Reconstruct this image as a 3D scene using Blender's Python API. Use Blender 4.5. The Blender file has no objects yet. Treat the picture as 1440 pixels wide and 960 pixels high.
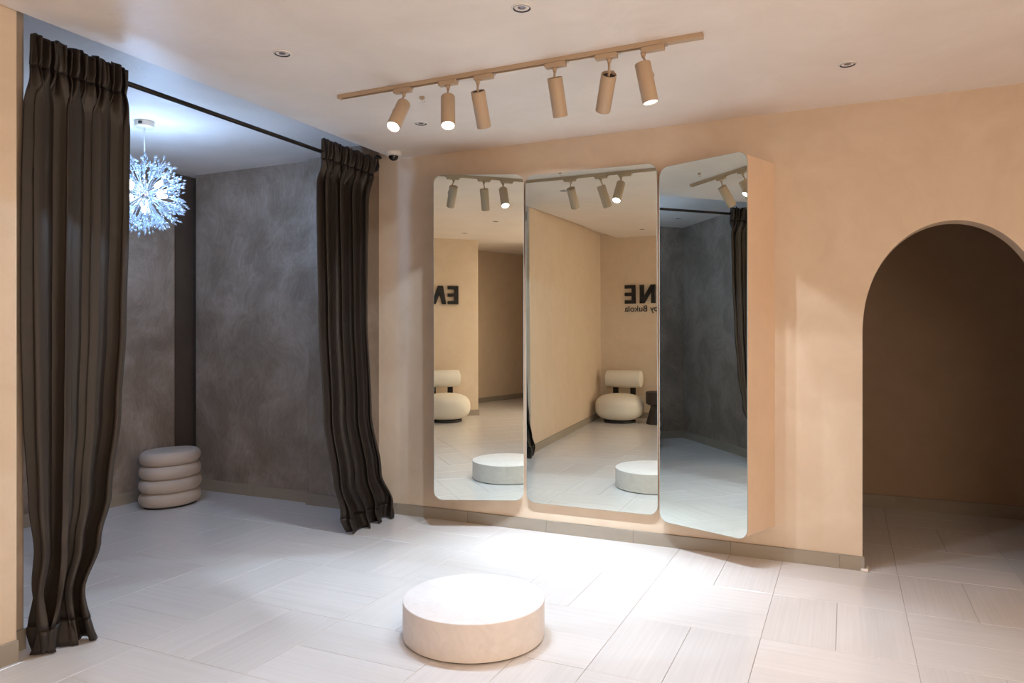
import bpy, bmesh, math, random
from mathutils import Vector, Matrix, noise
random.seed(7)
PI = math.pi
scene = bpy.context.scene
COL = scene.collection

# ------------------------------------------------------------------ camera
CAM_H = 1.35
YAW = math.atan2(470, 1019)
cam_d = bpy.data.cameras.new('camera'); cam = bpy.data.objects.new('camera', cam_d); COL.objects.link(cam)
cam.location = (0, 0, CAM_H); cam.rotation_euler = (PI/2, 0, YAW)
cam_d.sensor_width = 36; cam_d.lens = 1019/1440*36; cam_d.shift_y = -8/1440; cam_d.clip_start = .05
scene.camera = cam

# ------------------------------------------------------------------ world and exposure
w = bpy.data.worlds.new('world'); scene.world = w; w.use_nodes = True
w.node_tree.nodes['Background'].inputs[0].default_value = (1, .86, .72, 1)
w.node_tree.nodes['Background'].inputs[1].default_value = 1.0
vs = scene.view_settings
vs.view_transform = 'Standard'; vs.look = 'None'; vs.gamma = 1; vs.use_curve_mapping = False
vs.exposure = 0.56
scene.cycles.max_bounces = 10; scene.cycles.diffuse_bounces = 6; scene.cycles.glossy_bounces = 6
scene.cycles.sample_clamp_indirect = 4
scene.cycles.use_denoising = True
scene.cycles.blur_glossy = 1.0

def lamp(name, kind, loc, energy, color, parent=None, **kw):
    l = bpy.data.lights.new(name, kind); l.energy = energy; l.color = color
    for k, v in kw.items(): setattr(l, k, v)
    o = bpy.data.objects.new(name, l); COL.objects.link(o); o.location = loc
    if parent: o.parent = parent
    return o

def aim(o, target):
    o.rotation_euler = (Vector(target)-o.location).to_track_quat('-Z', 'Y').to_euler()

WARM = (1.0, .74, .50)
# added shop light: warm fill tilted up, set in the invented shopfront
side_fill = lamp('side_fill_light', 'AREA', (2.50, .3, 1.1), 58, (1, .77, .58), shape='RECTANGLE', size=1.7, size_y=3.2)
side_fill.rotation_euler = (0, PI/2+math.radians(28), 0)
# added fill light under an invented ceiling panel behind the camera
fill_panel_light = lamp('fill_panel_light', 'AREA', (1.4, -.4, 2.60), 22, (1, .88, .76), shape='RECTANGLE', size=1.2, size_y=1.2)

# ------------------------------------------------------------------ materials
def new_mat(name):
    m = bpy.data.materials.new(name); m.use_nodes = True
    nt = m.node_tree; return m, nt, nt.nodes['Principled BSDF']
def node(nt, t, **kw):
    n = nt.nodes.new(t)
    for k, v in kw.items():
        if k in n.inputs: n.inputs[k].default_value = v
        else: setattr(n, k, v)
    return n
def ramp(nt, fac, stops):
    r = nt.nodes.new('ShaderNodeValToRGB'); nt.links.new(fac, r.inputs[0])
    e = r.color_ramp.elements
    e[0].position, e[0].color = stops[0][0], (*stops[0][1], 1)
    e[1].position, e[1].color = stops[-1][0], (*stops[-1][1], 1)
    for p, c in stops[1:-1]:
        x = e.new(p); x.color = (*c, 1)
    return r
def simple(name, col, rough=.5, metal=0, **kw):
    m, nt, b = new_mat(name)
    b.inputs['Base Color'].default_value = (*col, 1); b.inputs['Roughness'].default_value = rough
    b.inputs['Metallic'].default_value = metal
    for k, v in kw.items(): b.inputs[k].default_value = v
    tc = node(nt, 'ShaderNodeTexCoord'); n = node(nt, 'ShaderNodeTexNoise', Scale=60.0, Detail=3.0)
    nt.links.new(tc.outputs['Object'], n.inputs['Vector'])
    bp = node(nt, 'ShaderNodeBump', Strength=.04, Distance=.002); nt.links.new(n.outputs['Fac'], bp.inputs['Height'])
    nt.links.new(bp.outputs[0], b.inputs['Normal'])
    return m
def plaster(name, c0, c1, scale, rough=.55, bump=.2, dist=.004, swirl=1.2, lo=.35, hi=.68, scratch=False):
    """polished plaster: mottled tone with curved trowel marks"""
    m, nt, b = new_mat(name)
    tc = node(nt, 'ShaderNodeTexCoord')
    warp = node(nt, 'ShaderNodeTexNoise', Scale=scale*.7, Detail=3.0)
    nt.links.new(tc.outputs['Object'], warp.inputs['Vector'])
    mx = node(nt, 'ShaderNodeVectorMath', operation='MULTIPLY_ADD')
    nt.links.new(warp.outputs['Color'], mx.inputs[0]); mx.inputs[1].default_value = (swirl,)*3
    nt.links.new(tc.outputs['Object'], mx.inputs[2])
    n = node(nt, 'ShaderNodeTexNoise', Scale=scale*1.6, Detail=7.0, Roughness=.62)
    nt.links.new(mx.outputs[0], n.inputs['Vector'])
    r = ramp(nt, n.outputs['Fac'], [(lo, c0), (hi, c1)])
    nt.links.new(r.outputs[0], b.inputs['Base Color'])
    n2 = node(nt, 'ShaderNodeTexNoise', Scale=scale*3, Detail=6.0, Roughness=.6)
    nt.links.new(mx.outputs[0], n2.inputs['Vector'])
    bp = node(nt, 'ShaderNodeBump', Strength=bump, Distance=dist)
    hgt = n2.outputs['Fac']
    if scratch:      # fine curved trowel scratches
        sc = node(nt, 'ShaderNodeMapping'); sc.inputs['Scale'].default_value = (14, 14, 2.2); sc.inputs['Rotation'].default_value = (.5, .3, 0)
        nt.links.new(mx.outputs[0], sc.inputs['Vector'])
        n3 = node(nt, 'ShaderNodeTexNoise', Scale=3.0, Detail=4.0, Roughness=.7); nt.links.new(sc.outputs[0], n3.inputs['Vector'])
        ad = node(nt, 'ShaderNodeMath', operation='MULTIPLY_ADD'); nt.links.new(n3.outputs['Fac'], ad.inputs[0]); ad.inputs[1].default_value = .5
        nt.links.new(hgt, ad.inputs[2]); hgt = ad.outputs[0]
        r.color_ramp.interpolation = 'EASE'
        mxc = node(nt, 'ShaderNodeMix', data_type='RGBA', blend_type='OVERLAY'); mxc.inputs[0].default_value = .42
        nt.links.new(r.outputs[0], mxc.inputs[6]); nt.links.new(n3.outputs['Fac'], mxc.inputs[7])
        nt.links.new(mxc.outputs[2], b.inputs['Base Color'])
    nt.links.new(hgt, bp.inputs['Height']); nt.links.new(bp.outputs[0], b.inputs['Normal'])
    rr = node(nt, 'ShaderNodeMapRange'); nt.links.new(n.outputs['Fac'], rr.inputs[0])
    rr.inputs['To Min'].default_value = rough-.1; rr.inputs['To Max'].default_value = rough+.15
    nt.links.new(rr.outputs[0], b.inputs['Roughness'])
    return m

M_WALL = plaster('peach_plaster', (.64, .505, .37), (.70, .565, .425), 2.2, .5, .12)
M_CEIL = plaster('ceiling_plaster', (.77, .70, .64), (.83, .765, .71), 1.6, .46, .5, .008)
M_ALC = plaster('taupe_trowelled_plaster', (.22, .170, .130), (.36, .292, .240), 1.5, .40, .9, .006, 1.1, .34, .70, True)
M_NICHE = plaster('dark_brown_plaster', (.075, .052, .036), (.095, .068, .05), 3, .6, .1)
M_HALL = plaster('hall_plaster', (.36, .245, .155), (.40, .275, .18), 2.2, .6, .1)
M_MICRO = plaster('plinth_plaster', (.72, .65, .60), (.80, .73, .68), 5, .5, .15, .003)
M_PEACH = plaster('cabinet_paint', (.76, .57, .41), (.80, .61, .44), 3, .5, .05)

def tile_mat(name, c0, c1, rough):
    m, nt, b = new_mat(name)
    tc = node(nt, 'ShaderNodeTexCoord'); oi = node(nt, 'ShaderNodeObjectInfo')
    mp = node(nt, 'ShaderNodeMapping'); mp.inputs['Scale'].default_value = (1.6, 70, 8)
    off = node(nt, 'ShaderNodeVectorMath', operation='MULTIPLY_ADD')
    cx = node(nt, 'ShaderNodeCombineXYZ')
    for i in range(3): nt.links.new(oi.outputs['Random'], cx.inputs[i])
    nt.links.new(cx.outputs[0], off.inputs[0]); off.inputs[1].default_value = (37, 51, 9)
    nt.links.new(tc.outputs['Object'], off.inputs[2])
    nt.links.new(off.outputs[0], mp.inputs['Vector'])
    n = node(nt, 'ShaderNodeTexNoise', Scale=1.0, Detail=5.0, Roughness=.6)
    nt.links.new(mp.outputs[0], n.inputs['Vector'])
    r = ramp(nt, n.outputs['Fac'], [(.3, c0), (.7, c1)])
    hs = node(nt, 'ShaderNodeHueSaturation'); nt.links.new(r.outputs[0], hs.inputs['Color'])
    mr = node(nt, 'ShaderNodeMapRange'); mr.inputs['To Min'].default_value = .97; mr.inputs['To Max'].default_value = 1.03
    nt.links.new(oi.outputs['Random'], mr.inputs[0]); nt.links.new(mr.outputs[0], hs.inputs['Value'])
    nt.links.new(hs.outputs[0], b.inputs['Base Color'])
    bp = node(nt, 'ShaderNodeBump', Strength=.16, Distance=.001)
    nt.links.new(n.outputs['Fac'], bp.inputs['Height']); nt.links.new(bp.outputs[0], b.inputs['Normal'])
    b.inputs['Roughness'].default_value = rough
    return m
M_TILE = tile_mat('porcelain_tile', (.65, .61, .58), (.71, .67, .64), .2)
M_SKIRT = tile_mat('skirting_tile', (.29, .245, .19), (.35, .30, .235), .45)
M_GROUT = simple('grout', (.36, .32, .285), .9)
M_LIGHTGROUT = simple('pale_grout', (.75, .70, .64), .9)

def fabric(name, col, rough, weave, sheen, var=.2):
    m, nt, b = new_mat(name)
    b.inputs['Roughness'].default_value = rough
    tc = node(nt, 'ShaderNodeTexCoord')
    mp = node(nt, 'ShaderNodeMapping'); mp.inputs['Scale'].default_value = (1, 1, .12)
    nt.links.new(tc.outputs['Object'], mp.inputs['Vector'])
    n = node(nt, 'ShaderNodeTexNoise', Scale=weave, Detail=2.0); nt.links.new(mp.outputs[0], n.inputs['Vector'])
    r = ramp(nt, n.outputs['Fac'], [(.3, tuple(c*(1-var) for c in col)), (.7, tuple(c*(1+var) for c in col))])
    nt.links.new(r.outputs[0], b.inputs['Base Color'])
    bp = node(nt, 'ShaderNodeBump', Strength=.15, Distance=.001); nt.links.new(n.outputs['Fac'], bp.inputs['Height'])
    nt.links.new(bp.outputs[0], b.inputs['Normal'])
    b.inputs['Sheen Weight'].default_value = sheen; b.inputs['Sheen Roughness'].default_value = .4
    b.inputs['Sheen Tint'].default_value = (.55, .42, .32, 1)
    return m
M_CURT = fabric('brown_satin', (.016, .0095, .0058), .52, 350, .0)
M_BOUCLE = fabric('cream_boucle', (.74, .69, .59), .9, 260, .2, .05)
M_VELVET = fabric('taupe_velvet', (.50, .42, .355), .6, 500, .15, .06)
M_BLACKM = simple('black_metal', (.018, .014, .012), .4, .6)
M_DARKW = simple('dark_stained_wood', (.03, .022, .018), .5)
M_LAMP = simple('sand_paint', (.48, .355, .24), .5)
M_BLACK = simple('black_plastic', (.012, .011, .011), .5)
M_WHITE = simple('white_plastic', (.75, .72, .68), .4)
M_CHROME = simple('chrome', (.75, .74, .73), .12, 1)
M_MIRROR = simple('mirror_silver', (.76, .79, .725), .0, 1)
M_MIRROR.node_tree.nodes['Principled BSDF'].inputs['Normal'].links and [M_MIRROR.node_tree.links.remove(l) for l in list(M_MIRROR.node_tree.links) if l.to_socket.name == 'Normal']
M_EDGE = simple('polished_glass_edge', (.40, .46, .44), .2)
M_SIGN = simple('black_acrylic', (.006, .005, .005), .6)
M_DOME = simple('dark_dome_glass', (.015, .013, .013), .06)
M_DGLASS = simple('lamp_reflector', (.24, .23, .27), .3, .6)

def glow(name, col, s):
    m, nt, b = new_mat(name)
    b.inputs['Base Color'].default_value = (*col, 1)
    b.inputs['Emission Color'].default_value = (*col, 1); b.inputs['Emission Strength'].default_value = s
    return m
M_LENS = glow('lit_lens', (.82, .92, 1), 5)
M_BULB = glow('lit_bulb', (.75, .88, 1), 25)
M_PANEL = glow('fill_diffuser', (1, .86, .7), 4)  # glowing face of the added ceiling panel
def crystal():
    m, nt, b = new_mat('crystal')
    b.inputs['Base Color'].default_value = (.76, .88, 1, 1); b.inputs['Roughness'].default_value = .05
    b.inputs['Transmission Weight'].default_value = .6; b.inputs['IOR'].default_value = 1.5
    b.inputs['Metallic'].default_value = .15
    return m
M_CRYS = crystal()
def glassm():
    m, nt, b = new_mat('clear_glass')
    b.inputs['Base Color'].default_value = (1, 1, 1, 1); b.inputs['Roughness'].default_value = 0
    b.inputs['Transmission Weight'].default_value = 1
    return m
M_GLASS = glassm()

# ------------------------------------------------------------------ mesh helpers
def link(name, bm, mat, parent=None, smooth=False, bevel=0, kind=None, label=None):
    bmesh.ops.recalc_face_normals(bm, faces=bm.faces[:])
    me = bpy.data.meshes.new(name); bm.to_mesh(me); bm.free()
    if smooth:
        for p in me.polygons: p.use_smooth = True
    me.materials.append(mat)
    o = bpy.data.objects.new(name, me); COL.objects.link(o)
    if parent: o.parent = parent
    if bevel:
        md = o.modifiers.new('bevel', 'BEVEL'); md.width = bevel; md.segments = 2; md.limit_method = 'ANGLE'
    if kind: o['kind'] = kind
    if label: o['label'] = label
    return o
def autosmooth(o, ang=35):
    me = o.data
    for p in me.polygons: p.use_smooth = True
    me.set_sharp_from_angle(angle=math.radians(ang))
def box(bm, x0, x1, y0, y1, z0, z1):
    v = [bm.verts.new((x, y, z)) for z in (z0, z1) for y in (y0, y1) for x in (x0, x1)]
    for f in ((0,1,3,2), (4,5,7,6), (0,1,5,4), (2,3,7,6), (0,2,6,4), (1,3,7,5)):
        bm.faces.new([v[i] for i in f])
def prism(bm, pts, z0, z1):
    """vertical prism over a plan polygon"""
    a = [bm.verts.new((x, y, z0)) for x, y in pts]; b = [bm.verts.new((x, y, z1)) for x, y in pts]
    n = len(pts)
    bm.faces.new(a[::-1]); bm.faces.new(b)
    for i in range(n): bm.faces.new((a[i], a[(i+1) % n], b[(i+1) % n], b[i]))
def lathe(bm, prof, n=48, sx=1, sy=1, origin=(0, 0, 0), M=None):
    rings = []
    for r, z in prof:
        ring = []
        if r < 1e-6:
            ring = [bm.verts.new((0, 0, z))]
        else:
            for i in range(n):
                t = 2*PI*i/n; ring.append(bm.verts.new((r*sx*math.cos(t), r*sy*math.sin(t), z)))
        rings.append(ring)
    for a, b in zip(rings, rings[1:]):
        for i in range(n):
            j = (i+1) % n
            if len(a) == 1 and len(b) == 1: continue
            if len(a) == 1: bm.faces.new((a[0], b[i], b[j]))
            elif len(b) == 1: bm.faces.new((a[i], a[j], b[0]))
            else: bm.faces.new((a[i], a[j], b[j], b[i]))
    vs_ = [v for r in rings for v in r]
    T = Matrix.Translation(origin) @ (M if M else Matrix())
    for v in vs_: v.co = T @ v.co
def tube(bm, pts, r, n=12, caps=True):
    pts = [Vector(p) for p in pts]; rings = []
    rr = r if isinstance(r, (list, tuple)) else [r]*len(pts)
    ref = None
    for i, p in enumerate(pts):
        d = (pts[min(i+1, len(pts)-1)]-pts[max(i-1, 0)]).normalized()
        if ref is None: ref = Vector((0, 0, 1)) if abs(d.z) < .9 else Vector((1, 0, 0))
        a = d.cross(ref).normalized(); b = d.cross(a); ref = -b if False else ref
        rings.append([bm.verts.new(p+rr[i]*(a*math.cos(2*PI*k/n)+b*math.sin(2*PI*k/n))) for k in range(n)])
    for a, b in zip(rings, rings[1:]):
        for i in range(n): bm.faces.new((a[i], a[(i+1) % n], b[(i+1) % n], b[i]))
    if caps: bm.faces.new(rings[0][::-1]); bm.faces.new(rings[-1])
def thing(name, label, cat, loc=(0, 0, 0), rz=0, group=None):
    o = bpy.data.objects.new(name, None); COL.objects.link(o); o.empty_display_size = .1
    o.location = loc; o.rotation_euler = (0, 0, rz); o['label'] = label; o['category'] = cat
    if group: o['group'] = group
    return o
def dup(root, loc, rz, label, group=None):
    r = root.copy(); COL.objects.link(r); r.location = loc; r.rotation_euler = (0, 0, rz); r['label'] = label
    if group: r['group'] = group
    for ch in list(root.children):
        c = ch.copy(); COL.objects.link(c); c.parent = r
        for g in list(ch.children):
            d = g.copy(); COL.objects.link(d); d.parent = c
    return r
def struct(name, bm, mat, **kw): return link(name, bm, mat, kind='structure', **kw)

# ------------------------------------------------------------------ room shell
YW = 4.63          # face of the mirror wall
HC = 2.69          # main ceiling
HA = 2.765         # fitting room ceiling
TOP = 2.95

# mirror wall with the arched opening
AX, AA, AZ, AB = .53, .445, 1.36, .625
bm = bmesh.new()
def arch_wall(bm, x0, x1, y0, y1):
    N = 72
    curve = [(AX-AA, 0)] + [(AX-AA*math.cos(PI*i/N), AZ+AB*(math.sin(PI*i/N)**.93)) for i in range(N+1)] + [(AX+AA, 0)]
    for y, s in ((y0, 1), (y1, -1)):
        def V(x, z): return bm.verts.new((x, y, z))
        xs = [x0 + (AX-AA-x0)*k/8 for k in range(9)]
        for a, b in zip(xs, xs[1:]):
            bm.faces.new([V(a, 0), V(b, 0), V(b, AZ), V(a, AZ)]); bm.faces.new([V(a, AZ), V(b, AZ), V(b, TOP), V(a, TOP)])
        for (xa, za), (xb, zb) in zip(curve[1:-1], curve[2:-1]):
            bm.faces.new([V(xa, za), V(xb, zb), V(xb, TOP), V(xa, TOP)])
        bm.faces.new([V(AX+AA, 0), V(x1, 0), V(x1, AZ), V(AX+AA, AZ)]); bm.faces.new([V(AX+AA, AZ), V(x1, AZ), V(x1, TOP), V(AX+AA, TOP)])
    for (xa, za), (xb, zb) in zip(curve, curve[1:]):
        bm.faces.new([bm.verts.new(c) for c in ((xa, y0, za), (xb, y0, zb), (xb, y1, zb), (xa, y1, za))])
    bmesh.ops.remove_doubles(bm, verts=bm.verts[:], dist=2e-4)
arch_wall(bm, -3.28, 2.6, YW, YW+.15)
wb = struct('wall_back', bm, M_WALL)

# left wall, leaning a little away from the camera axis; it stops at the fitting room
bm = bmesh.new()
prism(bm, [(-3.39, -1.7), (-3.13, 1.875), (-3.20, 1.885), (-3.22, 1.80), (-3.32, 1.80), (-3.55, -1.7)], 0, TOP)
struct('wall_left', bm, M_WALL, bevel=.008)
bm = bmesh.new(); box(bm, -3.36, -3.228, 1.80, 1.965, 0, TOP)
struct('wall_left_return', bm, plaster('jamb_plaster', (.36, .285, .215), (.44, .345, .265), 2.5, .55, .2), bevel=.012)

# wall behind the camera that carries the lettering, and the recess beside it
YT = -1.4
bm = bmesh.new()
prism(bm, [(-3.6, YT), (-.42, YT), (-.42, -3.2), (-.62, -3.2), (-.62, YT-.2), (-3.6, YT-.2)], 0, TOP)
struct('wall_front', bm, M_WALL, bevel=.008)
bm = bmesh.new()
prism(bm, [(-.62, -2.58), (2.75, -4.40), (2.75, -4.65), (-.62, -2.83)], 0, TOP)
struct('wall_recess', bm, M_WALL)
bm = bmesh.new(); box(bm, .9, 2.62, -1.55, -1.4, 0, TOP); struct('fill_blocker_wall', bm, M_WALL)  # unseen partition added to keep the side fill out of the recess

# fitting room
XB = -5.25
bm = bmesh.new(); box(bm, -5.22, -3.27, YW+.01, YW+.16, 0, TOP); struct('wall_alcove_back', bm, M_ALC, bevel=.01)
bm = bmesh.new(); box(bm, XB-.15, XB, 1.45, 4.46, 0, TOP); struct('wall_alcove_left', bm, M_ALC, bevel=.02)
bm = bmesh.new(); prism(bm, [(XB-.15, 4.46), (XB-.15, 4.84), (-5.22, 4.84), (-5.22, 4.76), (XB-.06, 4.76), (XB-.06, 4.46)], 0, TOP)
struct('wall_alcove_niche', bm, M_NICHE)
bm = bmesh.new(); prism(bm, [(XB-.1, 1.52), (-3.30, 1.85), (-3.30, 1.72), (XB-.1, 1.40)], 0, TOP); struct('wall_alcove_front', bm, M_ALC, bevel=.01)
bm = bmesh.new(); box(bm, -3.92, -3.43, 4.585, 4.65, 0, TOP); struct('wall_alcove_pier', bm, M_ALC, bevel=.015)
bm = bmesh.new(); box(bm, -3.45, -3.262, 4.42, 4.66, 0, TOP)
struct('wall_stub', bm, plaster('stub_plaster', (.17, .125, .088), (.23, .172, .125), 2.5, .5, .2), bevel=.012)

# hall beyond the arch
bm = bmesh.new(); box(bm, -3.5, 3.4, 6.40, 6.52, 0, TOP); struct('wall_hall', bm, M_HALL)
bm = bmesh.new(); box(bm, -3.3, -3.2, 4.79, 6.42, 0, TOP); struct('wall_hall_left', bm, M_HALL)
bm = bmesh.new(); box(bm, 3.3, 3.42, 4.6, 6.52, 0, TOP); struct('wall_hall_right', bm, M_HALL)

# right wall with an invented shopfront window, added to go with the side fill
bm = bmesh.new()
box(bm, 2.6, 2.75, 2.0, 4.78, 0, TOP); box(bm, 2.6, 2.75, -6.3, -1.4, 0, TOP)
box(bm, 2.6, 2.75, -1.4, 2.0, 2.5, TOP); box(bm, 2.6, 2.75, -1.4, 2.0, 0, .2)
box(bm, 2.6, 3.42, 4.63, 4.78, 0, TOP)
struct('wall_right', bm, M_WALL)
bm = bmesh.new()
for y in (-1.4, -.3, .85, 1.95): box(bm, 2.62, 2.68, y, y+.05, .2, 2.5)
for z in (.2, 2.45): box(bm, 2.62, 2.68, -1.4, 2.0, z, z+.05)
wf = struct('added_window', bm, M_BLACKM)
for y in (-1.35, -.25, .9):
    bm = bmesh.new(); box(bm, 2.645, 2.653, y, y+1.04, .25, 2.45); link('pane', bm, M_GLASS, wf)

# ceiling: one plastered surface, the fitting room part a hand higher behind a rounded lip
bm = bmesh.new()
prof = [(3.6, HC), (1, HC), (-1.5, HC), (-2.9, HC)]
prof += [(-3.10-.035*math.sin(t), HC+.035*(1-math.cos(t))) for t in [PI/2*k/6 for k in range(7)]]
prof += [(-3.14, HA-.012), (-3.152, HA), (-4.2, HA), (-5.6, HA)]
ys = [-6.6+13.3*k/40 for k in range(41)]
grid = [[bm.verts.new((x, y, z)) for x, z in prof] for y in ys]
for a, b in zip(grid, grid[1:]):
    for i in range(len(prof)-1): bm.faces.new((a[i], a[i+1], b[i+1], b[i]))
ce = struct('ceiling', bm, M_CEIL, smooth=True)
bm = bmesh.new(); box(bm, -5.7, 3.6, -6.7, 6.7, 2.96, 3.05); struct('ceiling_slab', bm, M_GROUT)

# ------------------------------------------------------------------ floor of 30 x 60 tiles in basket weave
bm = bmesh.new(); box(bm, -5.7, 3.6, -6.6, 6.6, -.12, -.003); floor = struct('floor', bm, M_GROUT)
P = .612
def tile_bm(bm, cx, cy, vert, L=P-.0019, W=P/2-.0019, c=.0012, zt=0):
    def ring(dx, dy, z):
        out = []
        for sx, sy in ((-1, -1), (1, -1), (1, 1), (-1, 1)):
            x, y = sx*(L/2-dx), sy*(W/2-dy)
            if vert: x, y = -y, x
            out.append(bm.verts.new((cx+x, cy+y, z)))
        return out
    a, b, t = ring(0, 0, zt-.009), ring(0, 0, zt-c), ring(c, c, zt)
    bm.faces.new(t)
    for p, q in ((a, b), (b, t)):
        for i in range(4): bm.faces.new((p[i], p[(i+1) % 4], q[(i+1) % 4], q[i]))
bm = bmesh.new(); tile_bm(bm, 0, 0, False)
t0 = link('tile', bm, M_TILE, floor); first = True
sa, ca = math.sin(YAW), math.cos(YAW)
def px(x, y, z=0):
    t = -x*sa+y*ca
    if t < .3: return None
    return 720+1019*(x*ca+y*sa)/t, 472+1019*(CAM_H-z)/t
rest = bmesh.new()
for i in range(-10, 6):
    for j in range(-18, 5):
        x0, y0 = .265+i*P, 4.015+j*P; vert = (i+j) % 2 == 0
        for k in (0, 1):
            cx, cy = (x0+P*(.25+.5*k), y0+P/2) if vert else (x0+P/2, y0+P*(.25+.5*k))
            inroom = (-3.45 < cx < 2.75 and -4.6 < cy < 4.75) or (-5.45 < cx <= -3.45 and 1.3 < cy < 4.95) or (-3.3 < cx < 3.4 and 4.6 < cy < 6.55)
            if not inroom or (cx < -.6 and cy < YT-.3): continue
            q = px(cx, cy)
            hidden = (cx < -.2 and cy > 4.95) or (cx < -3.25 and cy < 1.5)
            if q and -60 < q[0] < 1500 and q[1] < 1040 and not hidden:
                o = t0 if first else t0.copy()
                if not first: COL.objects.link(o)
                first = False
                o.location = (cx, cy, random.uniform(-.0004, .0002)); o.rotation_euler = (0, 0, (PI/2 if vert else 0)+random.choice((0, PI)))
            else:
                tile_bm(rest, cx, cy, vert)
link('floor_tiles', rest, M_TILE, floor, kind='stuff')

# ------------------------------------------------------------------ skirting: structure strips with tile pieces
def skirting(name, p, q, hgt=.085, piece=.306, thick=.012, off=0, mat=M_SKIRT):
    """pieces run from p to q; the room lies to the left of p->q"""
    p = Vector((*p, 0)); q = Vector((*q, 0)); d = (q-p); L = d.length; d.normalize(); n = Vector((-d.y, d.x, 0))
    ang = math.atan2(d.y, d.x)
    bm = bmesh.new(); box(bm, 0, L, -.004, thick-.004, -.01, hgt-.004)
    s = struct(name, bm, M_GROUT); s.location = p; s.rotation_euler = (0, 0, ang)
    x = off-piece if off else 0; meshes = {}
    while x < L-1e-4:
        a, b = max(0, x)+.001, min(L, x+piece)-.001; x += piece
        if b-a < .01: continue
        key = round(b-a, 3)
        if key not in meshes:
            bm = bmesh.new(); box(bm, 0, b-a, -.004, thick, -.002, hgt)
            bmesh.ops.bevel(bm, geom=[e for e in bm.edges if all(v.co.z > hgt-.001 for v in e.verts)], offset=.002, segments=1, affect='EDGES')
            o = link('tile', bm, mat, s); meshes[key] = o.data
        else:
            o = bpy.data.objects.new('tile', meshes[key]); COL.objects.link(o); o.parent = s
        o.location = (a, random.uniform(-.0008, .0008), 0)
    return s
skirting('baseboard_back', (.085, YW), (-3.27, YW), .082, .612, .012, .12)
skirting('baseboard_hall', (3.3, 6.40), (-1.0, 6.40), .10, .306, .012, .2)
skirting('baseboard_left', (-3.13, 1.875), (-3.368, -1.4), .088, .612, .012)
skirting('baseboard_left_return', (-3.228, 1.965), (-3.226, 1.89), .088, .612, .012)
skirting('baseboard_front', (-3.36, YT), (-.408, YT), .088, .612)
skirting('baseboard_front_end', (-.42, YT), (-.42, -2.68), .088, .612)
skirting('baseboard_recess', (-.42, -2.688), (2.6, -4.319), .088, .612)
skirting('baseboard_alcove_back', (-3.92, YW+.01), (-5.22, YW+.01), .095, .612)
skirting('baseboard_alcove_pier', (-3.45, 4.585), (-3.93, 4.585), .095, .612)
skirting('baseboard_alcove_left', (XB, 4.46), (XB, 1.54), .095, .612)
skirting('baseboard_alcove_front', (XB, 1.538), (-3.4, 1.833), .095, .612)
skirting('baseboard_stub', (-3.262, YW), (-3.262, 4.42), .088, .612)
skirting('baseboard_arch', (.085, YW+.15), (.085, YW-.012), .082, .612, .010)
bm = bmesh.new(); prism(bm, [(.075, YW-.03), (.115, YW-.03), (.118, YW+.05), (.098, YW+.05), (.098, YW-.013), (.075, YW-.013)], 0, .018)
struct('trim_1', bm, M_LIGHTGROUT, bevel=.006)

# ------------------------------------------------------------------ mirrors: shallow cabinets with rounded corners
def mirror(A, B, z0, z1, label, TILT, outer, group='wall mirror cabinets'):      # TILT: hangs a little forward at the top
    A, B = Vector((*A, 0)), Vector((*B, 0)); d = (B-A); Wd = d.length; d.normalize(); n = Vector((-d.y, d.x, 0))  # towards the wall
    mid = (A+B)/2
    t = thing('mirror_cabinet', label, 'mirror', (mid.x, mid.y, z0), 0, group)
    r = .062
    def outline(g):
        pts = []
        for cx, cz, a0 in ((Wd-r, r, -PI/2), (Wd-r, z1-z0-r, 0), (r, z1-z0-r, PI/2), (r, r, PI)):
            for k in range(11):
                a = a0+PI/2*k/10; pts.append((cx+(r-g)*math.cos(a), cz+(r-g)*math.sin(a)))
        return pts
    def P3(s, z, depth): v = A-Vector((mid.x, mid.y, 0))+d*s+n*(depth-TILT*(z-1.1)); return (v.x, v.y, z)
    def slab(g0, g1, d0, d1, towall=False):
        bm = bmesh.new()
        f = [bm.verts.new(P3(s, z, d0)) for s, z in outline(g0)]
        bk = []
        for s, z in outline(g1):
            v = Vector(P3(s, z, d1))
            if towall: v = v + n*((YW+.004-mid.y-v.y)/n.y)
            bk.append(bm.verts.new(v))
        bm.faces.new(f); bm.faces.new(bk[::-1]); N = len(f)
        for i in range(N): bm.faces.new((f[i], f[(i+1) % N], bk[(i+1) % N], bk[i]))
        return bm
    bm = bmesh.new()       # the box behind the glass has square corners on its outer side
    ins, rr = .022, .055; H_ = z1-z0; pts = []
    for cx, cz, a0, sd in ((Wd, 0, -PI/2, 1), (Wd, H_, 0, 1), (0, H_, PI/2, -1), (0, 0, PI, -1)):
        q = .004 if sd == outer else rr
        ix = Wd-.003-q if sd == 1 else .003+q; iz = ins+q if cz == 0 else H_-ins-q
        if sd != outer: iz = q+.003 if cz == 0 else H_-.003-q
        for k in range(7):
            a = a0+PI/2*k/6; pts.append((ix+q*math.cos(a), iz+q*math.sin(a)))
    f = [bm.verts.new(P3(s_, z_, .0062)) for s_, z_ in pts]; bk = []
    for s_, z_ in pts:
        v = Vector(P3(s_, z_, .0062)); v = v+n*((YW+.004-mid.y-v.y)/n.y); bk.append(bm.verts.new(v))
    bm.faces.new(f); bm.faces.new(bk[::-1])
    for i in range(len(f)): k = (i+1) % len(f); bm.faces.new((f[i], f[k], bk[k], bk[i]))
    b = link('cabinet_body', bm, M_PEACH, t); autosmooth(b, 40)
    link('glass_edge', slab(.0, .0, .0005, .006), M_EDGE, t)
    link('mirror_glass', slab(.0015, .0015, 0, .003), M_MIRROR, t)
    return t
mirror((-2.591, 4.325), (-2.016, 4.565), .213, 2.46, 'tall rounded mirror cabinet angled inwards, left of the three, nearest the curtain', .0105, -1)
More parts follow.
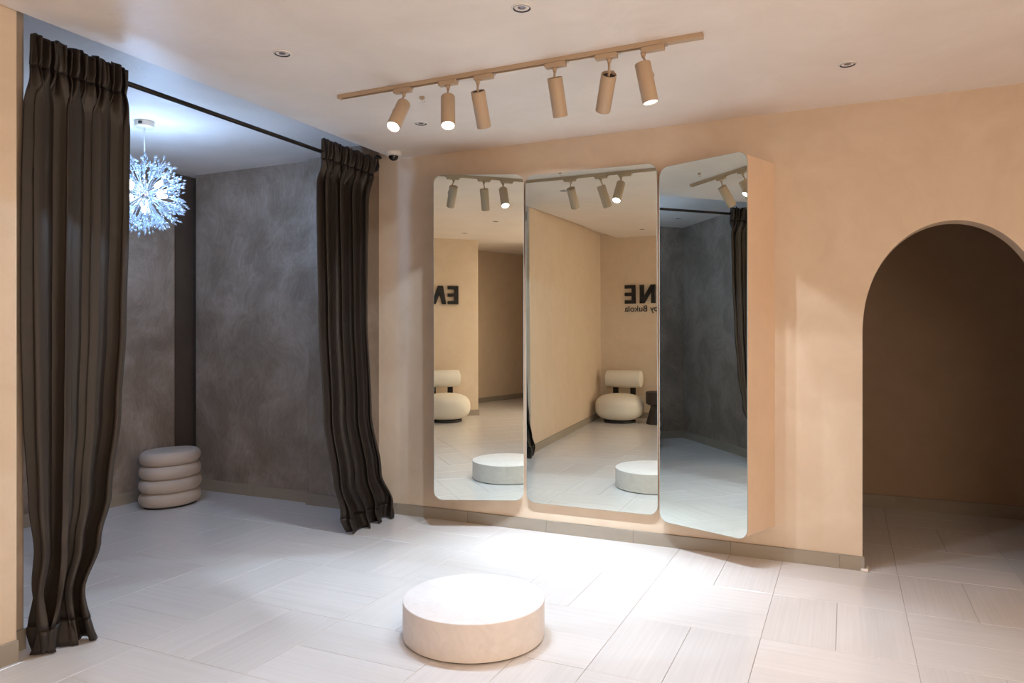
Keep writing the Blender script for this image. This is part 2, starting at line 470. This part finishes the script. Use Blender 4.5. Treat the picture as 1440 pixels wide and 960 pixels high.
mirror((-2.004, 4.577), (-1.092, 4.578), .202, 2.45, 'widest tall rounded mirror, flat on the wall between the two angled ones', .0105, 0)
mirror((-1.072, 4.551), (-.513, 4.323), .180, 2.41, 'tall rounded mirror cabinet angled inwards with peach side, nearest the arch', .001, 1)

# ------------------------------------------------------------------ round plinth on the floor
pl = thing('round_platform', 'low round plastered platform standing on the tiles before the mirrors', 'platform', (-1.535, 2.915, 0))
bm = bmesh.new(); lathe(bm, [(0, .006), (.318, .006), (.32, .008), (.32, .163), (.3185, .1655), (.316, .1665), (0, .1668)], 128)
o = link('drum', bm, M_MICRO, pl); autosmooth(o, 30)
bm = bmesh.new(); lathe(bm, [(0, 0), (.309, 0), (.309, .007), (0, .007)], 96); link('shadow_gap', bm, M_BLACK, pl)

# ------------------------------------------------------------------ curtains and rod
def lerp_tab(tab, z):
    if z <= tab[0][0]: return tab[0][1:]
    for a, b in zip(tab, tab[1:]):
        if z <= b[0]:
            f = (z-a[0])/(b[0]-a[0]); f = f*f*(3-2*f)
            return [p+(q-p)*f for p, q in zip(a[1:], b[1:])]
    return tab[-1][1:]
def curtain(label, tab, n, seed, ztop, loc):
    """tab rows: z, Y of the two edges, X of the centre, fold amplitude"""
    rnd = random.Random(seed)
    t = thing('curtain', label, 'curtain', loc, 0, 'fitting room curtains')
    ph = [rnd.uniform(0, 6.28) for _ in range(8)]
    zh = ztop-.125
    def pt(u, z):
        y0, y1, xc, A = lerp_tab(tab, z)
        wob = .010*math.sin(1.6*z+ph[0]+u*4)*(1 if z < zh else .2)
        uu = u+.018*math.sin(2*PI*u*2+ph[1]+z*.5)+.012*math.sin(2*PI*3*u+ph[2]+z*.35)
        f = 2*PI*n*uu+.35*math.sin(z*.9+ph[3]+u*3)
        env = .75+.25*math.sin(2*PI*u*1.7+ph[4])
        sf = math.sin(f); body_x = A*env*math.copysign(abs(sf)**.7, sf)+A*.22*math.sin(2*f+ph[5]+z*.35)+A*.05*math.sin(4.7*f+z*.8+ph[6])
        body_y = .34*(y1-y0)/n*math.sin(2*f+.6)*min(1, A/.03)*.75+wob*.5
        if z < .5:    # the hem breaks on the floor: soft rolls in the cloth
            k = (1-z/.5)**1.5
            body_x += k*.030*math.sin(z*15+u*5+ph[7])*math.sin(2*PI*u*1.6+ph[0])
            body_y += k*.025*math.sin(z*12+u*9+ph[5])
        # heading: narrow pencil pleats that cross at the tape
        fh = 2*PI*n*4*u+ph[1]
        hx = .018*math.sin(fh)+.006*math.sin(2.3*fh+z*8)
        hy = .005*math.sin(fh*1.5+z*12)
        if z >= zh: k = 1
        else: k = max(0, 1-(zh-z)/.16); k = k*k*(3-2*k)
        pinch = math.exp(-((z-zh)/.022)**2)
        x = xc+(body_x*(1-k)+(hx+.026)*k)*(1-.3*pinch); y = y0+(y1-y0)*u+body_y*(1-k)+hy*k
        return Vector((x-loc[0], y-loc[1], z))
    NU = 260
    def sheet(zs, warp=False):
        bm = bmesh.new(); rows = []
        for z in zs:
            row = []
            for i in range(NU+1):
                u = i/NU; v = pt(u, z)
                if warp and z > ztop-.02: v.z += .009*math.sin(2*PI*n*4*u)+.006*math.sin(31*u)
                if warp and z < .02: v.z = .004+.004*(1+math.sin(17*u))
                row.append(bm.verts.new(v))
            rows.append(row)
        for a, b in zip(rows, rows[1:]):
            for i in range(NU): bm.faces.new((a[i], a[i+1], b[i+1], b[i]))
        return bm
    nb = 90
    zs = [.006+(.11-.006)*k/6 for k in range(7)]
    o = link('hem', sheet(zs, True), M_CURT, t, smooth=True); o.modifiers.new('thick', 'SOLIDIFY').thickness = .004
    zs = [.11+(zh-.11)*k/nb for k in range(nb+1)]
    o = link('drape', sheet(zs), M_CURT, t, smooth=True); o.modifiers.new('thick', 'SOLIDIFY').thickness = .003
    zs = [zh+(ztop-zh)*k/12 for k in range(13)]
    o = link('pleated_heading', sheet(zs, True), M_CURT, t, smooth=True); o.modifiers.new('thick', 'SOLIDIFY').thickness = .004
    return t
XR = -3.17
curtain('long dark brown curtain bunched against the left wall, its hem spread on the tiles',
        [(0, 1.895, 2.15, -3.09, .055), (.06, 1.90, 2.14, -3.09, .055), (.22, 1.93, 2.15, -3.12, .05), (.42, 1.95, 2.22, -3.13, .048), (.62, 1.945, 2.29, -3.15, .048),
         (1.0, 1.94, 2.345, -3.16, .048), (1.4, 1.94, 2.375, -3.165, .046), (2.0, 1.945, 2.395, XR, .042), (2.45, 1.95, 2.40, XR, .036), (2.66, 1.95, 2.395, XR, .026)],
        3.3, 3, 2.635, (XR, 2.15, 0))
curtain('long dark brown curtain hanging at the far end of the rod, beside the mirrors',
        [(0, 4.02, 4.54, -3.08, .055), (.12, 3.98, 4.52, -3.09, .055), (.35, 3.93, 4.44, -3.12, .05), (.8, 3.89, 4.37, -3.155, .045),
         (1.5, 3.86, 4.345, -3.165, .04), (2.3, 3.84, 4.37, XR, .033), (2.66, 3.84, 4.42, XR, .026)],
        3.6, 11, 2.655, (XR, 4.15, 0))
rod = thing('curtain_rod', 'black metal curtain rod under the ceiling across the fitting room opening', 'curtain rod', (XR, 1.98, 2.575))
bm = bmesh.new(); pts = [(0, 0, 0), (0, 1, 0), (0, 2.46, 0)]
pts += [(0, 2.46+.045*math.sin(PI/2*k/6), .045*(1-math.cos(PI/2*k/6))) for k in range(1, 7)] + [(0, 2.505, .10)]
tube(bm, pts, .0125, 16); link('pole', bm, M_BLACKM, rod, smooth=True)
bm = bmesh.new(); lathe(bm, [(0, .095), (.028, .095), (.028, .105), (.018, .118), (0, .118)], 24, origin=(0, 2.505, 0)); link('ceiling_flange', bm, M_BLACKM, rod)

# ------------------------------------------------------------------ upholstered pouf of four oval rolls
pf = thing('pouf', 'oval taupe pouf of four stacked rolls standing in the fitting room corner', 'pouf', (-4.93, 4.14, 0), math.radians(90))
z = .012
for k in range(4):
    hk = .108; r0 = .25+(.004, .006, .003, -.003)[k]
    prof = [(0, z)] if k == 0 else [(r0-.07, z+.004)]
    for a in range(13):
        t = -PI/2+PI*a/12; prof.append((r0-.052+.052*math.cos(t)**.8 if abs(math.cos(t)) > 1e-6 else r0-.052, z+hk/2+hk/2*math.sin(t)))
    prof.append((0, z+hk+.006) if k == 3 else (r0-.07, z+hk-.004))
    bm = bmesh.new(); lathe(bm, prof, 72, 1.0, .76)
    for v in bm.verts:
        v.co += Vector((noise.noise(v.co*9), noise.noise(v.co*9+Vector((5, 0, 0))), 0))*.006
    link('cushion_roll', bm, M_VELVET, pf, smooth=True)
    z += hk-.002
bm = bmesh.new(); lathe(bm, [(0, 0), (.215, 0), (.215, .02), (0, .02)], 48, 1, .76); link('base', bm, M_BLACK, pf)
pf['group'] = 'poufs in the fitting room'
dup(pf, (-4.80, 2.42, 0), 0, 'second taupe pouf of stacked rolls, only a sliver seen at the right mirror edge')

# ------------------------------------------------------------------ crystal burst chandelier
CX, CY, CZ = -4.21, 3.33, 2.285
ch = thing('chandelier', 'glowing dandelion shaped crystal chandelier hanging in the fitting room', 'chandelier', (CX, CY, CZ))
zt = HA-CZ
bm = bmesh.new(); lathe(bm, [(0, zt), (.058, zt), (.060, zt-.004), (.060, zt-.036), (.055, zt-.040), (0, zt-.040)], 40)
cn = link('canopy', bm, simple('pale_brass', (.62, .54, .44), .4, .2), ch); autosmooth(cn, 40)
bm = bmesh.new(); box(bm, .0585, .063, -.012, .012, zt-.028, zt-.012)
lb = link('canopy_label', bm, M_BLACK, cn); lb.rotation_euler = (0, 0, -1.1)
bm = bmesh.new(); tube(bm, [(0, 0, .03), (0, 0, zt-.04)], .005, 10); link('rod', bm, M_CHROME, ch, smooth=True)
bm = bmesh.new(); bmesh.ops.create_icosphere(bm, subdivisions=2, radius=.034); link('hub', bm, M_CHROME, ch, smooth=True)
def spray_mesh(seed, L):
    rnd = random.Random(seed); bm = bmesh.new()
    tube(bm, [(0, 0, .03), (0, 0, L*.62)], .0011, 4, False)
    for k in range(9):
        a = rnd.uniform(0, 2*PI); z0 = L*rnd.uniform(.5, .66); z1 = L*rnd.uniform(.66, 1.0); rr = rnd.uniform(.008, .038)
        p0 = Vector((0, 0, z0)); p1 = Vector((rr*math.cos(a), rr*math.sin(a), z1))
        tube(bm, [p0, p1], .0008, 3, False)
        q = (p1-p0).to_track_quat('Z', 'Y').to_matrix().to_4x4()
        for s in (1.0, .62):
            c = p0.lerp(p1, s); R_ = .0078 if s == 1 else .006
            lathe(bm, [(0, -R_*1.2), (R_*.8, -R_*.3), (R_*.75, R_*.4), (0, R_*1.9)], 5, origin=c, M=q)
    return bm
sprays = []
for s in range(5):
    o = link('crystal_spray', spray_mesh(s, .262+.006*s), M_CRYS, ch); sprays.append(o)
N = 95; ga = PI*(3-5**.5)
for k in range(N):
    zc = 1-2*(k+.5)/N; r = math.sqrt(1-zc*zc); d = Vector((r*math.cos(ga*k), r*math.sin(ga*k), zc))
    if d.z > .985: continue
    if k < 5+2 and k >= 2: o = sprays[k-2]
    else: o = sprays[k % 5].copy(); COL.objects.link(o)
    q = d.to_track_quat('Z', 'Y')
    o.rotation_mode = 'QUATERNION'; o.rotation_quaternion = q @ Vector((0, 0, 1)).rotation_difference(Vector((random.uniform(-.1, .1), random.uniform(-.1, .1), 1))) @ __import__('mathutils').Quaternion((0, 0, 1), random.uniform(0, 6.28))
bulb_dirs = []
for k in range(9):
    zc = (.55, -.35, -.35, .1, -.7, .5, -.1, -.45, .3)[k]; a = k*2.1+.4; r = math.sqrt(1-zc*zc)
    d = Vector((r*math.cos(a), r*math.sin(a), zc)); bulb_dirs.append(d)
    q = d.to_track_quat('Z', 'Y').to_matrix().to_4x4()
    bm = bmesh.new(); lathe(bm, [(0, .03), (.008, .03), (.008, .09), (0, .09)], 12, M=q); s_ = link('socket', bm, M_CHROME, ch, smooth=False)
    bm = bmesh.new(); lathe(bm, [(0, .088), (.010, .088), (.015, .095), (.016, .130), (.011, .146), (0, .150)], 12, M=q); link('bulb', bm, M_BULB, s_, smooth=True)
cl = lamp('chandelier_light', 'POINT', (0, 0, 0), 36, (.34, .58, 1.0), ch, shadow_soft_size=.13)
cl.data.cycles.use_multiple_importance_sampling = False

# ------------------------------------------------------------------ track with six spotlights
TY, TZ = 3.27, HC
tr = thing('ceiling_track', 'long sand coloured lighting track fixed to the ceiling before the mirrors', 'lighting track', (-1.56, TY, TZ))
bm = bmesh.new()
for x0, x1 in ((-1.0, .80),):
    box(bm, x0, x1, -.017, -.011, -.020, 0); box(bm, x0, x1, .011, .017, -.020, 0); box(bm, x0, x1, -.011, .011, -.006, 0)
link('rail', bm, M_LAMP, tr, bevel=.001)
bm = bmesh.new(); box(bm, -1.0, .80, -.0105, .0105, -.010, -.0062); link('conductor_slot', bm, M_BLACK, tr)
bm = bmesh.new(); box(bm, .80, .985, -.018, .018, -.022, 0); link('feed_box', bm, M_LAMP, tr, bevel=.002)
bm = bmesh.new(); box(bm, -1.012, -1.0, -.018, .018, -.022, 0); link('end_cap', bm, M_LAMP, tr, bevel=.002)

RV, UV, FV = Vector((ca, sa, 0)), Vector((0, 0, 1)), Vector((-sa, ca, 0))
def view_dir(x, y): return (FV+RV*((x-720)/1019)-UV*((y-472)/1019)).normalized()
# X on the track, pixel line of the tube's axis, cosine with the line of sight, beam power
SPOT = [(-2.150, (568, 146), (551, 182), -.70, 'first spotlight from the curtain end of the track, tipped left towards the curtain'),
        (-1.872, (630, 137), (630, 180), -.66, 'second spotlight from the curtain end of the track, lit face tipped towards the viewer'),
        (-1.665, (672, 128), (680, 174), .22, 'third spotlight from the curtain end of the track, glowing in the mirror'),
        (-1.275, (780, 109), (787.5, 159.5), .10, 'straight hanging spotlight just right of the wide gap in the row, lens hidden'),
        (-1.020, (856.5, 104), (847.5, 157.5), .42, 'spotlight showing its open black back, tipped towards the mirrors'),
        (-.800, (903.5, 89), (914, 140), -.30, 'spotlight nearest the feed end of the track, lit face just seen, tipped right')]
POW = [34, 34, 95, 95, 80, 62]
SPILL = [34, 44, 34, 34, 32, 22]
SCOL = [(.56, .76, 1), (.56, .76, 1), (.62, .80, 1), (.74, .86, 1), (.80, .88, 1), (.86, .90, 1)]
for i, (X, p0, p1, cs, lab) in enumerate(SPOT):
    t = thing('track_spotlight', lab, 'spotlight', (X, TY, TZ-.02), 0, 'spotlights on the ceiling track')
    bm = bmesh.new()
    box(bm, -.052, .052, -.016, .016, -.024, 0); box(bm, -.062, -.052, -.010, .010, -.010, 0)
    link('adapter', bm, M_LAMP, t, bevel=.003)
    bm = bmesh.new(); box(bm, .053, .066, -.004, .004, -.010, -.004); link('latch', bm, M_CHROME, t)
    v = view_dir((p0[0]+p1[0])/2, (p0[1]+p1[1])/2)
    im = RV*(p1[0]-p0[0])-UV*(p1[1]-p0[1]); im = (im-v*im.dot(v)).normalized()
    ax = (v*cs+im*math.sqrt(1-cs*cs)).normalized()
    # place the tube so its top centre sits on the pixel ray, near the track plane
    r0 = view_dir(*p0); top = Vector((0, 0, CAM_H))+r0*(TY/r0.y) - Vector((X, TY, TZ-.02))
    top.z = min(top.z, -.040)
    stem_x = max(-.045, min(.045, top.x))
    q = ax.to_track_quat('Z', 'Y').to_matrix().to_4x4()
    L, R_ = .185, .0365
    bm = bmesh.new(); tube(bm, [(stem_x, 0, -.022), (stem_x, 0, -.045), ], [.014, .007], 16)
    side = ax.cross(FV).normalized()
    pv = top+ax*.05
    knuckle = top-ax*.004
    link('stem', bm, M_LAMP, t, smooth=True)
    bm = bmesh.new()
    if i in (1, 5, 0):
        fr = pv - v*(R_+.003)*1.0 if i == 1 else pv + (RV*(R_+.002) if i == 5 else -RV*(R_+.002))
        tube(bm, [(stem_x, 0, -.044), fr+Vector((0, 0, .0)), fr+ax*.012], .005, 8)
    else:
        tube(bm, [(stem_x, 0, -.044), knuckle, top+ax*.03], .006, 8)
    link('swivel_arm', bm, M_LAMP, t, smooth=True)
    bm = bmesh.new()
    back = [(0, .014), (R_-.004, .014), (R_-.004, .001), (R_-.001, 0), (R_, .002)] if i == 4 else [(0, .004), (R_-.006, .004), (R_-.0055, 0), (R_-.001, 0), (R_, .002)]
    lathe(bm, back+[(R_, L-.002), (R_-.001, L), (R_-.0035, L), (R_-.0045, L-.012)], 40, origin=top, M=q)
    h = link('housing', bm, M_LAMP, t); autosmooth(h, 30)
    if i in (3, 4, 2):
        bm = bmesh.new(); lathe(bm, [(0, .0105 if i == 4 else .003), (R_-.0065, .0105 if i == 4 else .003), (R_-.0065, .0125 if i == 4 else .0035), (0, .0128 if i == 4 else .0035)], 32, origin=top, M=q)
        link('back_plate', bm, M_BLACK, t)
    bm = bmesh.new(); lathe(bm, [(0, L-.006), (R_-.008, L-.006), (R_-.0045, L-.004), (R_-.0045, L-.012), (0, L-.012)], 32, origin=top, M=q)
    link('lens', bm, M_LENS, t)
    c = top+ax*(L+.004)
    for nm, pw, size, bl in (('spot_beam', POW[i], 52, 1.0), ('spot_spill', SPILL[i], 97, .10)):
        s = lamp(nm, 'SPOT', c, pw, SCOL[i], t, shadow_soft_size=.022, spot_size=math.radians(size), spot_blend=bl)
        s.rotation_euler = ax.to_track_quat('-Z', 'Y').to_euler()
        s.data.cycles.use_multiple_importance_sampling = False

# ------------------------------------------------------------------ recessed ceiling lights, camera dome, hooks
def downlight(x, y, z, label, r=.043, first=None):
    t = thing('recessed_light', label, 'ceiling light', (x, y, z), 0, 'small recessed ceiling lights')
    bm = bmesh.new(); lathe(bm, [(r*.78, .004), (r*.80, -.003), (r*.92, -.005), (r, -.002), (r, .001)], 36); o = link('rim', bm, M_WHITE, t, smooth=True)
    bm = bmesh.new(); lathe(bm, [(r*.79, -.003), (r*.70, .001), (r*.45, .0015), (r*.30, -.002), (0, -.004)], 36); o = link('reflector', bm, M_DGLASS, t, smooth=True)
    bm = bmesh.new(); lathe(bm, [(r*.745, -.0015), (r*.80, -.0045), (r*.83, -.0045), (r*.80, -.001)], 36); link('dark_ring', bm, M_BLACK, t, smooth=True)
    return t
downlight(-2.431, 2.667, HC, 'small unlit recessed ceiling light left of the track, nearest the fitting room')
downlight(-1.204, 2.706, HC, 'small unlit recessed ceiling light above the platform, at the top of the photo')
downlight(.006, 3.941, HC, 'small unlit recessed ceiling light right of the track, towards the arch')
downlight(-2.436, 3.911, HC, 'small unlit recessed ceiling light just behind the spotlights, seen below the track')
downlight(-4.59, 2.06, HA, 'small unlit recessed ceiling light inside the fitting room, seen only in the right mirror')
downlight(-2.50, -.53, HC, 'small recessed ceiling light seen in the middle mirror above the lettered wall')
downlight(-.858, .669, HC, 'small recessed ceiling light seen in the left mirror close under a spotlight')
downlight(-.87, -.63, HC, 'small recessed ceiling light seen in the left mirror above the left letters')

dc = thing('dome_camera', 'small white security dome camera on the ceiling corner beside the curtain rod', 'security camera', (-3.0, 4.44, HC))
bm = bmesh.new(); lathe(bm, [(0, 0), (.058, 0), (.060, -.004), (.060, -.016), (.054, -.026), (.040, -.030), (0, -.030)], 40); o = link('base', bm, M_WHITE, dc); autosmooth(o, 40)
bm = bmesh.new(); lathe(bm, [(.038, -.028)]+[(.036*math.cos(a), -.030-.034*math.sin(a)) for a in [PI/2*k/8 for k in range(8)]]+[(0, -.064)], 32)
link('dome', bm, M_DOME, dc, smooth=True)
for (x, y, lab) in ((-2.16, 3.48, 'tiny pale ceiling bracket beside the second spotlight'), (-1.08, 3.55, 'tiny pale ceiling hook beside the spotlight with the black back')):
    t = thing('ceiling_hook', lab, 'hook', (x, y, HC))
    bm = bmesh.new(); lathe(bm, [(0, 0), (.014, 0), (.014, -.012), (.006, -.016), (0, -.016)], 20); link('plate', bm, M_LAMP, t)
    bm = bmesh.new(); tube(bm, [(0, 0, -.014), (0, 0, -.024)]+[(.010-.010*math.cos(a), 0, -.024-.010*math.sin(a)) for a in [PI*k/8 for k in range(1, 9)]], .0016, 6); link('wire', bm, M_CHROME, t, smooth=True)

# invented fill panel behind the camera (source of fill_panel_light)
t = thing('fill_panel', 'added square fill panel on the ceiling behind the viewer, outside the photo', 'ceiling light', (1.4, -.4, HC))
bm = bmesh.new()
for a, b, c, d in ((-.64, .64, -.64, -.61), (-.64, .64, .61, .64), (-.64, -.61, -.61, .61), (.61, .64, -.61, .61)): box(bm, a, b, c, d, -.06, 0)
link('frame', bm, M_WHITE, t)
bm = bmesh.new(); box(bm, -.61, .61, -.61, .61, -.04, -.03); link('diffuser', bm, M_PANEL, t)

# ------------------------------------------------------------------ lounge chairs and side table behind the camera
def sq_sphere(bm, a, b, c, e1, e2, org, nu=64, nv=32):
    """superellipsoid"""
    def pw(v, e): return math.copysign(abs(v)**e, v)
    rings = []
    for j in range(nv+1):
        p = -PI/2+PI*j/nv; row = []
        for i in range(nu if 0 < j < nv else 1):
            t = 2*PI*i/nu
            row.append(bm.verts.new((org[0]+a*pw(math.cos(p), e1)*pw(math.cos(t), e2), org[1]+b*pw(math.cos(p), e1)*pw(math.sin(t), e2), org[2]+c*pw(math.sin(p), e1))))
        rings.append(row)
    for r1, r2 in zip(rings, rings[1:]):
        for i in range(nu):
            k = (i+1) % nu
            if len(r1) == 1: bm.faces.new((r1[0], r2[k], r2[i]))
            elif len(r2) == 1: bm.faces.new((r1[i], r1[k], r2[0]))
            else: bm.faces.new((r1[i], r1[k], r2[k], r2[i]))
def chair(label, loc, rz):
    t = thing('lounge_chair', label, 'chair', loc, rz, 'cream lounge chairs under the lettering')
    bm = bmesh.new(); sq_sphere(bm, .345, .32, .19, .72, .9, (0, 0, .215)); link('seat', bm, M_BOUCLE, t, smooth=True)
    bm = bmesh.new(); tube(bm, [(0, .331*math.cos(a), .225+.196*math.sin(a)) for a in []] or [(0, .30, .18), (0, .33, .225), (0, .30, .29), (0, .2, .375)], .002, 6); link('seam', bm, M_BOUCLE, t)
    bm = bmesh.new()
    prof = [(0, -.265), (.09, -.265), (.118, -.255), (.125, -.235), (.128, 0), (.125, .235), (.118, .255), (.09, .265), (0, .265)]
    lathe(bm, prof, 48, origin=(0, -.24, .60), M=Matrix.Rotation(PI/2, 4, 'Y')); o = link('backrest', bm, M_BOUCLE, t); autosmooth(o, 50)
    for s in (-1, 1):
        bm = bmesh.new(); box(bm, s*.13-.038, s*.13+.038, -.27, -.235, .30, .56); link('bracket', bm, M_BLACKM, t, bevel=.003)
    bm = bmesh.new(); lathe(bm, [(0, 0), (.225, 0), (.225, .035), (0, .035)], 48); link('base', bm, M_BLACK, t)
    return t
c0 = chair('cream rounded lounge chair with roll back in the room corner, seen in the middle mirror', (-2.945, -.93, 0), 0)
dup(c0, (-1.06, -.93, 0), 0, 'cream rounded lounge chair with roll back seen in the left mirror')
st = thing('side_table', 'dark round hourglass side table between the two lounge chairs', 'side table', (-2.40, -.92, 0))
bm = bmesh.new(); lathe(bm, [(0, .27), (.13, .27), (.155, .29), (.155, .445), (.15, .45), (0, .45)], 48); o = link('table_top', bm, M_DARKW, st); autosmooth(o, 40)
bm = bmesh.new(); lathe(bm, [(0, 0), (.15, 0), (.15, .02), (.09, .24), (.10, .27), (0, .27)], 48); o = link('base', bm, M_DARKW, st); autosmooth(o, 40)

# ------------------------------------------------------------------ lettering on the wall behind the camera
sg = thing('wall_lettering', 'large black raised letters with a small line below, on the wall behind the viewer', 'sign', (-1.75, YT, 1.703), PI)
def poly_letter(polys, x0, wdt, hgt=.275):
    bm = bmesh.new()
    for pts in polys:
        f = [bm.verts.new((x0+x*wdt, -.030, z*hgt)) for x, z in pts]; b = [bm.verts.new((x0+x*wdt, 0, z*hgt)) for x, z in pts]
        bm.faces.new(f); bm.faces.new(b[::-1]); n = len(f)
        for i in range(n): bm.faces.new((f[i], f[(i+1) % n], b[(i+1) % n], b[i]))
    link('letter', bm, M_SIGN, sg)
SE = [[(0, 0), (.36, 0), (.36, 1), (0, 1)]]+[[(.36, a), (1, a), (1, a+.18), (.36, a+.18)] for a in (0, .41, .82)]
SV = [[(0, 0), (.27, 0), (.43, .58), (.43, 1), (.21, 1)], [(.43, 1), (.54, 1), (1, 0), (.72, 0), (.43, .58)]]      # a barless A
SN = [[(0, 0), (.27, 0), (.27, 1), (0, 1)], [(.73, 0), (1, 0), (1, 1), (.73, 1)], [(0, 1), (.30, 1), (1, 0), (.70, 0)]]
# local x runs towards world -X: world = -1.75 - x
def lx(Xw): return -1.75-Xw
poly_letter(SE, lx(-.743), .162); poly_letter(SV, lx(-.935), .225)
poly_letter(SN, lx(-2.525), .235); poly_letter(SE, lx(-2.823), .163)
cu = bpy.data.curves.new('tagline', 'FONT'); cu.body = 'by Bukola'; cu.size = .128; cu.extrude = .004; cu.align_x = 'RIGHT'
to = bpy.data.objects.new('tagline_source', cu); COL.objects.link(to)
bpy.context.view_layer.update()
me = bpy.data.meshes.new_from_object(to.evaluated_get(bpy.context.evaluated_depsgraph_get()))
bpy.data.objects.remove(to); me.materials.clear(); me.materials.append(M_SIGN)
tg = bpy.data.objects.new('tagline', me); COL.objects.link(tg); tg.parent = sg
tg.rotation_euler = (PI/2, 0, 0); tg.location = (lx(-2.995), -.006, -.118)
